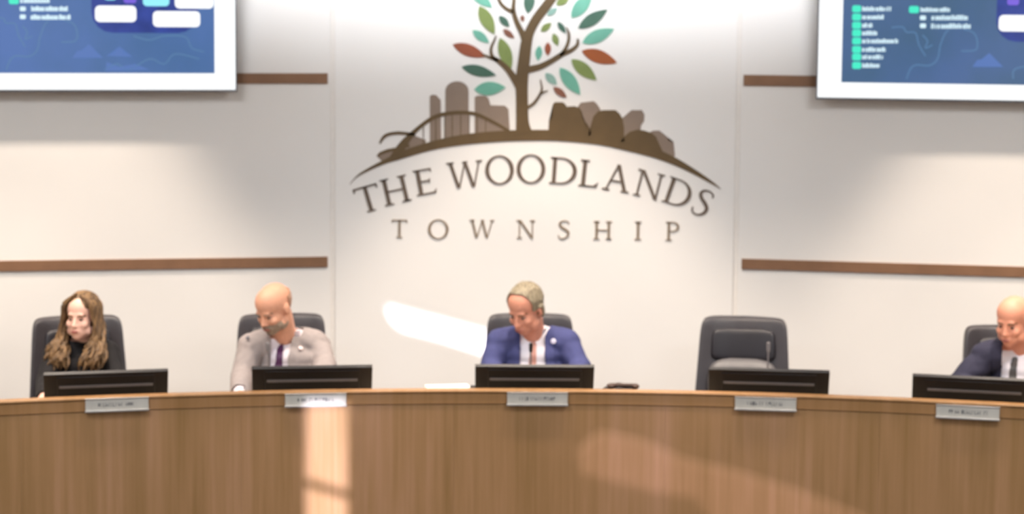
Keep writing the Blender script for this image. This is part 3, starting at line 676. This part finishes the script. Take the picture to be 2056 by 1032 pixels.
def person(label, head, hyaw, hpitch, sL, sR, arms, pelvis, tyaw, skin, cloth, hs=1.0, female=False, extra=None, shirt=None, tie=None, vw=(.05, .05), trousers=(40, 40, 46), neckline=None, root_loc=None):
    org = Vector((pelvis.x, pelvis.y, PLAT))
    root = empty('person', label, 'person', org)
    RH = Matrix.Rotation(D(hyaw), 3, 'Z') @ Matrix.Rotation(D(hpitch), 3, 'X')
    HM = Matrix.Translation(head) @ RH.to_4x4() @ Matrix.Scale(hs, 4)
    def hp(x, y, z): return HM @ Vector((x, y, z))
    TR = Matrix.Rotation(D(tyaw), 3, 'Z')
    sm = (sL + sR) / 2; up = (sm - pelvis); axis = up.normalized()
    def tp(x, y, t): return pelvis + up * t + TR @ Vector((x, y, 0))
    # ---- head
    def head_blobs(bm):
        for c, r in (((0, .018, .034), (.077, .098, .086)), ((0, -.012, .045), (.070, .080, .074)), ((0, -.028, -.030), (.062, .062, .078)), ((0, -.042, -.066), (.049, .049, .048)), ((0, -.058, -.092), (.028, .028, .024)),
                     ((0, -.082, .018), (.046, .012, .015)), ((.034, -.064, -.032), (.026, .022, .024)), ((-.034, -.064, -.032), (.026, .022, .024)),
                     ((0, -.103, -.036), (.012, .015, .011)), ((.010, -.096, -.040), (.009, .010, .008)), ((-.010, -.096, -.040), (.009, .010, .008)),
                     ((0, -.090, -.064), (.022, .012, .013)), ((.048, -.02, -.070), (.022, .038, .028)), ((-.048, -.02, -.070), (.022, .038, .028))):
            sph(bm, c, r, 22, HM)
        a = bm.verts[:]; 
        n0 = len(bm.verts)
        cap(bm, hp(0, -.084, .012), hp(0, -.104, -.034), .009 * hs, .011 * hs, 12)
        if not female or True:
            for s in (-1, 1):
                sph(bm, (s * .078, .012, -.012), (.008, .019, .031), 16, HM)
                sph(bm, (s * .081, .020, -.006), (.006, .014, .026), 14, HM)
    bm = bmesh.new(); head_blobs(bm)
    nk = .050 if female else .060
    cap(bm, hp(0, .030, -.060), tp(0, .025, 1.02), nk, nk * 1.1, 20)
    # ---- trunk, limbs
    hwid = (sR - sL).length / 2
    fs = 0.88 if female else 1.0
    def trunk(bm, g):
        for t, rx, ry, y in ((.98, hwid * .62, .070, .01), (.85, hwid * .86, .105, 0), (.68, .155 * fs, .115, -.005), (.45, .145 * fs, .115, -.01), (.22, .155 * fs, .118, -.01), (.02, .175 * fs, .130, 0)):
            c = tp(0, y, t); sph(bm, (0, 0, 0), (rx + g, ry + g, up.length * .17 + g), 24, Matrix.Translation(c) @ TR.to_4x4())
        cap(bm, sL, sm + Vector((0, .02, .035)), .058 * fs + g, .062 + g); cap(bm, sR, sm + Vector((0, .02, .035)), .058 * fs + g, .062 + g)
    def arms_(bm, g, hands):
        for sh, (el, wr, hd) in ((sL, arms[0]), (sR, arms[1])):
            cap(bm, sh, el, .052 * fs + g, .040 * fs + g); cap(bm, el, wr, .042 * fs + g, .029 * fs + g * .9)
    trunk(bm, 0); arms_(bm, 0, True)
    for sh, (el, wr, hd) in ((sL, arms[0]), (sR, arms[1])):
        wr = Vector(wr); dr = (Vector(hd)).normalized(); side = dr.cross(Vector((0, 0, 1))).normalized()
        s = 1 if sh is sL else -1
        if (side.x > 0) == (s > 0): thumbside = side
        else: thumbside = -side
        pal = wr + dr * .05
        T = Matrix.Translation(pal) @ Matrix((side, dr, side.cross(dr))).transposed().to_4x4()
        cap(bm, wr, wr + dr * .03, .026 * fs, .024 * fs)
        sph(bm, (0, 0, 0), (.040 * fs, .052, .016), 18, T)
        for k, (off, ln) in enumerate(((-.029, .060), (-.010, .072), (.010, .068), (.028, .052))):
            o_ = -thumbside * off * fs
            b0 = pal + o_ + dr * .028; b1 = b0 + o_ * .15 + dr * (.022 + ln * .45) + Vector((0, 0, .004)); b2 = b1 + dr * ln * .45 + Vector((0, 0, -.014))
            cap(bm, b0, b1, .0088, .0082, 10); cap(bm, b1, b2, .0082, .0068, 10)
        t0 = wr + dr * .02 + thumbside * .020; t1 = t0 + thumbside * .022 + dr * .028; t2 = t1 + dr * .030 + thumbside * .004 + Vector((0, 0, -.006))
        cap(bm, t0, t1, .011, .010, 10); cap(bm, t1, t2, .010, .008, 10)
    F = TR @ Vector((0, -1, 0)); S = TR @ Vector((1, 0, 0))
    legs = []
    for s in (-1, 1):
        h = pelvis + S * s * .09 + Vector((0, 0, -.02)); kn = h + F * .42 + S * s * .04; kn.z = PLAT + .47; an = kn + F * -.02 + Vector((0, 0, 0)); an.z = PLAT + .09; toe = an + F * .15; toe.z = PLAT + .045
        legs.append((h, kn, an, toe)); cap(bm, h, kn, .080 * fs, .055 * fs); cap(bm, kn, an, .053 * fs, .036); cap(bm, an, toe, .036, .028)
    body = remesh(bm, .0055, 3)
    bcopy = body.copy(); bcopy.transform(Matrix.Translation(-org)); bo = mesh_obj('body', bcopy, skin, root)
    # ---- trousers and shoes
    bm = bmesh.new()
    for h, kn, an, toe in legs: cap(bm, h, kn, .094 * fs, .068); cap(bm, kn, an, .066, .050)
    sph(bm, pelvis, (.185 * fs, .145, .11), 22)
    me = remesh(bm, .012, 3); me.transform(Matrix.Translation(-org)); mesh_obj('trousers', me, mat('trouser_cloth', trousers, .8, noise_amt=.08), root)
    for h, kn, an, toe in legs:
        bm = bmesh.new(); cap(bm, an + Vector((0, 0, -.03)), toe + Vector((0, 0, .0)), .042, .036); me = remesh(bm, .008, 2); me.transform(Matrix.Translation(-org)); mesh_obj('shoe', me, MT['plastic'], root)
    # ---- garments
    def loc(p):                                     # torso frame: x right, y back, z below the shoulder line
        q = TR.transposed() @ (p - sm); return q
    HMi = HM.inverted()
    def garment(g, vox, sm_=4):
        bm = bmesh.new(); trunk(bm, g); arms_(bm, g, False); return remesh(bm, vox, sm_)
    hb = bmesh.new(); head_blobs(hb); 
    headme = remesh(hb, .0036, 3)
    if shirt is not None:
        sh_me = garment(.006, .008)
        sh_ = mat('shirt_cloth', shirt, .75, noise_amt=.02, nscale=30)
        add_shell('shirt', sh_me, lambda c, n: c.z > pelvis.z - .05 and not (loc(c).z > .052 and abs(loc(c).x) < .06), 0, sh_, root, org, .002)
        # collar: two leaves meeting under the chin
        nb, nt2 = tp(0, .018, 1.0) + Vector((0, 0, .01)), None
        ncen = tp(0, .022, 1.0) + Vector((0, 0, .060)); nd = (hp(0, .03, -.06) - tp(0, .025, 1.02)).normalized()
        bm = bmesh.new(); n = 40; rows = []
        for j, (hh, rr) in enumerate(((.028, nk + .013), (.034, nk + .016), (-.012, nk + .030), (-.018, nk + .030))):
            row = []
            for i in range(n + 1):
                a = D(-90 + 4 + (352) * i / n); dz = -.032 * max(0, -math.sin(a)) ** 3 if j >= 2 else -.012 * max(0, -math.sin(a)) ** 2
                row.append(bm.verts.new(ncen + TR @ Vector((rr * math.cos(a), rr * .98 * math.sin(a), 0)) + nd * (hh + dz)))
            rows.append(row)
        for a_, b_ in zip(rows, rows[1:]):
            for i in range(n): bm.faces.new((a_[i], a_[i + 1], b_[i + 1], b_[i]))
        bmesh.ops.solidify(bm, geom=bm.faces[:], thickness=.002)
        for v in bm.verts: v.co -= org
        obj('shirt_collar', bm, sh_, root)
    jk = mat('jacket_cloth', cloth, .85, noise_amt=.07, nscale=40, bump=.15, bscale=400)
    if shirt is not None:
        jme = garment(.016, .009, 4)
        zt, zb = .045, -.42
        def vh(z):                                  # half width of the front opening at height z
            t = (z - zb) / (zt - zb); return vw[1] + (vw[0] - vw[1]) * t
        def jp(c, n):
            q = loc(c)
            if c.z < pelvis.z - .02: return False
            if q.z > .060 and abs(q.x) < .055: return False
            if q.z > .030 and math.hypot(q.x, (q.y - .018)) < nk + .034: return False
            if q.y < -.02 and zb < q.z and abs(q.x) < vh(q.z): return False
            for el, wr, hd in arms:
                w = Vector(wr); d = (w - Vector(el)).normalized()
                if (c - w).dot(d) > -.012 and (c - w).length < .09: return False
            return True
        fold = lambda co: .007 * noise.noise(Vector((co.x * 9, co.y * 9, co.z * 22))) + .003 * noise.noise(co * 30)
        add_shell('jacket', jme, jp, 0, jk, root, org, -.004, fold)
        def lp(c, n):
            q = loc(c); w = vh(q.z); band = .042 if q.z > -.20 else max(0, .042 * (q.z + .42) / .22)
            return q.y < -.005 and q.z > -.40 and q.z < .058 and w <= abs(q.x) < w + band * (1 if q.z > -.12 or q.z < -.15 else .72)
        for sgn, nm in ((-1, 'lapel'), (1, 'lapel')):
            add_shell('lapel', jme, lambda c, n, s=sgn: lp(c, n) and loc(c).x * s > 0, .010, jk, root, org, .003, fold)
        # cuffs
        for el, wr, hd in arms:
            w = Vector(wr); d = (w - Vector(el)).normalized(); bm = bmesh.new(); tube(bm, [w - d * .035, w - d * .005, w + d * .006], [.036, .036, .034], 20)
            for v in bm.verts: v.co -= org
            obj('shirt_cuff', bm, sh_, root)
    else:
        jme = garment(.012, .009, 5)
        add_shell('jumper', jme, lambda c, n: c.z > pelvis.z - .03 and not any((c - Vector(w[1])).dot((Vector(w[1]) - Vector(w[0])).normalized()) > -.01 and (c - Vector(w[1])).length < .08 for w in arms) and not (loc(c).z > .07 and abs(loc(c).x) < .05), 0, jk, root, org, -.003, lambda co: .004 * noise.noise(co * 16))
        bm = bmesh.new(); a, b = tp(0, .022, 1.0) + Vector((0, 0, .03)), hp(0, .03, -.068); tube(bm, [a, a.lerp(b, .25), a.lerp(b, .36)], [nk + .022, nk + .010, nk + .009], 24)
        for v in bm.verts: v.co -= org
        obj('roll_neck', bm, jk, root)
    if tie is not None:
        tm_ = mat('tie_silk', tie, .45, noise_amt=.12, nscale=60)
        add_shell('tie', sh_me, lambda c, n: loc(c).y < -.03 and -.40 < loc(c).z < .02 and abs(loc(c).x) < .014 + .018 * min(1, (.02 - loc(c).z) / .36), .006, tm_, root, org, .004)
        kp = ncen + TR @ Vector((0, -nk - .026, 0)) + nd * -.030
        bm = bmesh.new(); tp0 = [( -.019, .016), (.019, .016), (.011, -.018), (-.011, -.018)]
        prism(bm, tp0, -.010, .012, Matrix.Translation(kp - org) @ TR.to_4x4()); obj('tie_knot', bm, tm_, root, bevel=.004)
    # ---- face
    def hobj(name, bm, m):
        for v in bm.verts: v.co -= org
        return obj(name, bm, m, root)
    white = MT['eye_white']; dark = MT['iris']
    for s in (-1, 1):
        bm = bmesh.new(); sph(bm, (s * .030, -.0745, -.004), (.0115, .0125, .0045), 16, HM); hobj('eye', bm, white)
        bm = bmesh.new(); sph(bm, (s * .030 , -.0815, -.0055), (.0058, .006, .006), 12, HM); hobj('iris', bm, dark)
    lipm = mat('lip_colour', extra.get('lip', (168, 96, 86)), .45, noise_amt=.04)
    bm = bmesh.new(); sph(bm, (0, -.0985, -.0655), (.021, .006, .0035), 16, HM); sph(bm, (0, -.0975, -.0725), (.018, .006, .0042), 16, HM); hobj('lips', bm, lipm)
    browm = extra['browm']
    for s in (-1, 1):
        add_shell('eyebrow', headme, lambda c, n, s=s: (lambda q: .012 < q.x * s < .048 and q.y < -.05 and .0125 - (q.x * s - .03) ** 2 * 14 < q.z < .0195 - (q.x * s - .03) ** 2 * 10)(HMi @ c), .0008, browm, root, org, .001)
    if 'hair' in extra:
        pr, off, m = extra['hair']; add_shell('hair', headme, lambda c, n: pr(HMi @ c), off, m, root, org, -.006, lambda co: .004 * noise.noise(co * 40))
    if 'beard' in extra:
        pr, off, m = extra['beard']; add_shell('beard', headme, lambda c, n: pr(HMi @ c), off, m, root, org, -.003, lambda co: .001 * noise.noise(co * 60))
    return dict(root=root, org=org, HM=HM, jme=jme, loc=loc, sm=sm, TR=TR, hp=hp)
MT['eye_white'] = mat('eye_white', (150, 118, 104), .3, noise_amt=.02); MT['iris'] = mat('iris_dark', (52, 38, 30), .2, noise_amt=.05)
def hairm(n, a, b): return mat(n, a, .5, rgb2=b, nscale=6, stretch=(18, 6, 3), bump=.3, bscale=60)
brown_hair = hairm('brown_hair', (62, 44, 29), (138, 106, 70)); grey_hair = hairm('greying_hair', (112, 100, 82), (160, 148, 124)); grey_beard = hairm('grey_beard', (130, 112, 96), (158, 138, 120))
RB = RL + .86

# woman with long hair
H = at_r(164, 636, RB - .02); SLf = at_r(112, 713, RB + .02); SRt = at_r(216, 709, RB + .02)
seatz = PLAT + .56
def pel(u, dr=.02): p = at_r(u, 700, RB + dr); return Vector((p.x, p.y, seatz))
wz = WT + .034
def hand(u, r, el_u, el_r, el_z, dx, dy=-1):
    w = at_r(u, 780, r); w.z = wz; e = at_r(el_u, 740, el_r); e.z = el_z
    return (e, w, Vector((dx, dy, -.05)))
W1 = person('woman with long wavy brown hair and black top', H, -10, -2, SLf, SRt,
    (hand(88, RL + .48, 92, RB - .10, 0.97, -.1), hand(225, RL + .50, 235, RB - .12, .97, -.5)), pel(165), -6,
    skinmat('skin_fair', (226, 180, 162)), (18, 14, 16), hs=.94, female=True, extra=dict(lip=(176, 104, 98), browm=brown_hair))
# hair: scalp shell plus long wavy locks
def add_long_hair(Wd):
    HM, org = Wd['HM'], Wd['org']
    hb = bmesh.new()
    sph(hb, (0, .026, .042), (.088, .106, .092), 26, HM); sph(hb, (0, .050, -.03), (.082, .080, .09), 22, HM)
    me = remesh(hb, .006, 3); HMi = HM.inverted()
    def pr(c):
        q = HMi @ c
        return q.y > .012 or (q.z > .070 - .3 * abs(q.x)) and q.y > -.095 and (q.z > .080 - abs(q.x) * .9 or abs(q.x) > .055) or (abs(q.x) > .066 and q.y > -.05)
    bm = shell(me, lambda c, n: pr(c), .0, -.006, lambda co: .003 * noise.noise(co * 30))
    rnd = random.Random(5)
    for i in range(120):
        s = -1 if i % 2 else 1; t = rnd.random()
        # start on the parting, fall along the cheek, end on the chest or shoulder
        ph = t
        p0 = Vector((s * .012, -.055 + .13 * ph, .128 - .03 * ph * ph))
        p1 = Vector((s * (.066 + .014 * rnd.random()), -.062 + .125 * ph, .075))
        p2 = Vector((s * (.082 + .012 * rnd.random()), -.050 + .115 * ph, -.005))
        p3 = Vector((s * (.084 + .032 * rnd.random()), -.052 + .11 * ph, -.085))
        w = rnd.random()
        p4 = Vector((s * (.062 + .085 * w), -.085 + .07 * ph, -.145 - .01 * rnd.random()))
        p5 = Vector((s * (.045 + .115 * w), -.120 + .07 * ph, -.195 - .02 * rnd.random()))
        p6 = Vector((s * (.035 + .115 * w), -.130 + .08 * ph, -.240 - .035 * rnd.random()))
        fr, am, p_ = rnd.uniform(16, 24), rnd.uniform(.006, .014), rnd.uniform(0, 6)
        P = catmull([p0, p1, p2, p3, p4, p5, p6], 6); pts = []; rad = []
        for k, p in enumerate(P):
            f = k / (len(P) - 1); g = max(0, f - .3)
            pts.append(HM @ (p + Vector((math.sin(f * fr + p_), math.cos(f * fr + p_), 0)) * am * min(1, g * 3)))
            rad.append((.0085 if f < .8 else .0085 * (1 - (f - .8) * 4)) * (.5 + .5 * min(1, f * 5)))
        tube(bm, pts, rad, 7)
    for v in bm.verts: v.co -= org
    obj('hair', bm, brown_hair, Wd['root'])
add_long_hair(W1)

# bald man, grey suit
H = at_r(549, 618, RB - .14); SLf = at_r(507, 697, RB - .04); SRt = at_r(634, 694, RB + .02)
beardp = lambda q: q.z < -.046 and q.y < .0 and not (abs(q.x) < .019 and -.079 < q.z < -.060 and q.y < -.08) and (q.z < -.070 or q.y < -.035) 
M2 = person('bald bearded man in light grey suit with purple tie', H, -34, 26, SLf, SRt,
    (hand(482, RL + .44, 487, RB - .12, .98, .15), hand(632, RL + .50, 652, RB - .08, 1.02, -.5)), pel(572), -8,
    skinmat('skin_pink', (222, 164, 136)), (152, 142, 140), hs=1.0, shirt=(240, 230, 236), tie=(88, 46, 86), vw=(.050, .042), trousers=(120, 114, 112),
    extra=dict(lip=(170, 104, 92), browm=grey_beard, beard=(beardp, .002, grey_beard),
               hair=(lambda q: q.y > .045 and q.z < .050 and q.z > -.06, .0015, hairm('cropped_hair', (170, 130, 104), (188, 146, 120)))))
# centre man, blue suit
H = at_r(1055, 619, RB - .12); SLf = at_r(1003, 691, RB - .02); SRt = at_r(1136, 689, RB + .0)
dark_brow = hairm('dark_brow', (112, 86, 68), (130, 104, 84))
M3 = person('man with short grey-brown hair in blue suit and salmon tie', H, -32, 24, SLf, SRt,
    (hand(1002, RL + .50, 985, RB - .10, 1.0, .5), hand(1140, RL + .50, 1165, RB - .10, 1.0, -.5)), pel(1068), 0,
    skinmat('skin_ruddy', (216, 150, 126)), (66, 70, 116), hs=1.04, shirt=(246, 240, 246), tie=(214, 158, 142), vw=(.062, .072), trousers=(54, 60, 92),
    extra=dict(lip=(176, 104, 92), browm=dark_brow, hair=(lambda q: (q.z > .058 - .2 * (q.y + .03) and q.y > -.052 + .25 * abs(q.x)) or (q.y > .012 and q.z > -.045) or (abs(q.x) > .060 and q.z > .01 and q.y > -.035), .002, grey_hair)))
# right man, navy suit
H = at_r(2034, 644, RB - .08); SLf = at_r(1979, 716, RB - .06); SRt = at_r(2105, 722, RB + .10)
M5 = person('bald man in dark navy suit at the right edge', H, -38, 12, SLf, SRt,
    (hand(1950, RL + .52, 1930, RB - .12, .99, .3), hand(2080, RL + .55, 2120, RB - .08, 1.0, -.5)), pel(2048), -24,
    skinmat('skin_tan', (220, 152, 126)), (44, 43, 62), hs=1.02, shirt=(236, 228, 232), tie=(84, 80, 78), vw=(.058, .060), trousers=(40, 40, 56),
    extra=dict(lip=(170, 100, 90), browm=dark_brow, hair=(lambda q: q.y > .05 and q.z < .045 and q.z > -.06, .002, hairm('short_side_hair', (150, 120, 104), (170, 140, 122)))))
# lapel pins
MT['pin'] = mat('enamel_pin', (226, 222, 240), .3, noise_amt=.02); MT['pin2'] = mat('dark_pin', (84, 84, 96), .4, noise_amt=.02); MT['pin3'] = mat('rose_pin', (246, 224, 222), .4, noise_amt=.02)
def pin(P, u, v, rr, m):
    bv = BVHTree.FromPolygons([x.co for x in P['jme'].vertices], [tuple(p.vertices) for p in P['jme'].polygons])
    d = ray(u, v).normalized(); hit = bv.ray_cast(CAMP, d)
    if hit[0] is None: return
    c = hit[0] + hit[1] * .013; T = Matrix.Translation(c - P['org']) @ hit[1].to_track_quat('Z', 'Y').to_matrix().to_4x4()
    bm = bmesh.new(); superell(bm, (0, 0, 0), (rr, rr, .004), .6, 1, 18, 8, mtx=T); obj('lapel_pin', bm, m, P['root'])
pin(M3, 1111, 685, .014, 'pin'); pin(M2, 602, 702, .012, 'pin3'); pin(M2, 499, 681, .010, 'pin2')

# ------------------------------------------------------------------ gooseneck microphones and desk items
def mic(u, v, r, lab, lean=0):
    tip = at_r(u, v, r); base = Vector((tip.x + lean, tip.y + .02, WT))
    m = empty('gooseneck_microphone', lab, 'microphone', base, 0, 'gooseneck microphones on the desk')
    d = tip - base
    bm = bmesh.new(); tube(bm, [(0, 0, 0), (0, 0, .012), (0, 0, .016)], [.035, .035, .012], 20); obj('base', bm, 'plastic', m)
    bm = bmesh.new(); tube(bm, [(0, 0, .014), (d.x * .1, 0, d.z * .4), (d.x * .5, d.y * .3, d.z * .75), d * .93], .0045, 8); obj('stem', bm, 'slot', m)
    bm = bmesh.new(); cap(bm, d * .88, d * 1.0, .0085, .0095, 12); obj('capsule', bm, 'slot' if lean else 'plastic', m)
mic(1066, 692, RL + .46, 'thin microphone in front of the blue-suited man\'s tie', 0.0)
mic(1543, 690, RL + .44, 'thin grey gooseneck microphone in front of the empty chair', 0.002)
mic(537, 690, RL + .46, 'thin microphone in front of the grey-suited man', 0.006)
# low dark phone on the worktop
p = at_r(1245, 775, RL + .34); ph = empty('desk_phone', 'low dark desk phone right of the centre monitor', 'phone', (p.x, p.y, WT), face_rz(p))
bm = bmesh.new(); T = Matrix.Identity(4)
prism(bm, [(-.09, 0), (.09, 0), (.088, .066), (.04, .078), (-.01, .084), (-.055, .070), (-.088, .050)], -.05, .09); obj('base', bm, 'plastic', ph, bevel=.004)
bm = bmesh.new(); cap(bm, (-.045, 0, .088), (.075, 0, .088), .010, .010, 12); sph(bm, (-.045, 0, .083), (.022, .022, .014), 16); sph(bm, (.075, 0, .083), (.020, .022, .014), 16); obj('handset', bm, mat('phone_brown', (70, 50, 40), .5, noise_amt=.05), ph)
p = at_r(965, 778, RL + .30); kb = empty('black_notebook', 'black notebook leaning behind the left end of the centre monitor', 'notebook', (p.x, p.y, WT), face_rz(p))
bm = bmesh.new(); box(bm, -.045, .16, -.04, .16, 0, .048); obj('pages', bm, 'paper', kb, bevel=.002)
bm = bmesh.new(); box(bm, -.05, .165, -.045, .165, .0485, .056); obj('cover', bm, 'plastic', kb, bevel=.002)
p = at_r(905, 776, RL + .32); pp = empty('paper_stack', 'stack of cream papers on the desk left of the centre monitor', 'papers', (p.x, p.y, WT), face_rz(p) + .12)
for k in range(3):
    bm = bmesh.new(); box(bm, -.108 + k * .002, .108 + k * .002, -.08, .20, k * .017, k * .017 + .0165); obj('sheet_bundle', bm, 'paper', pp)
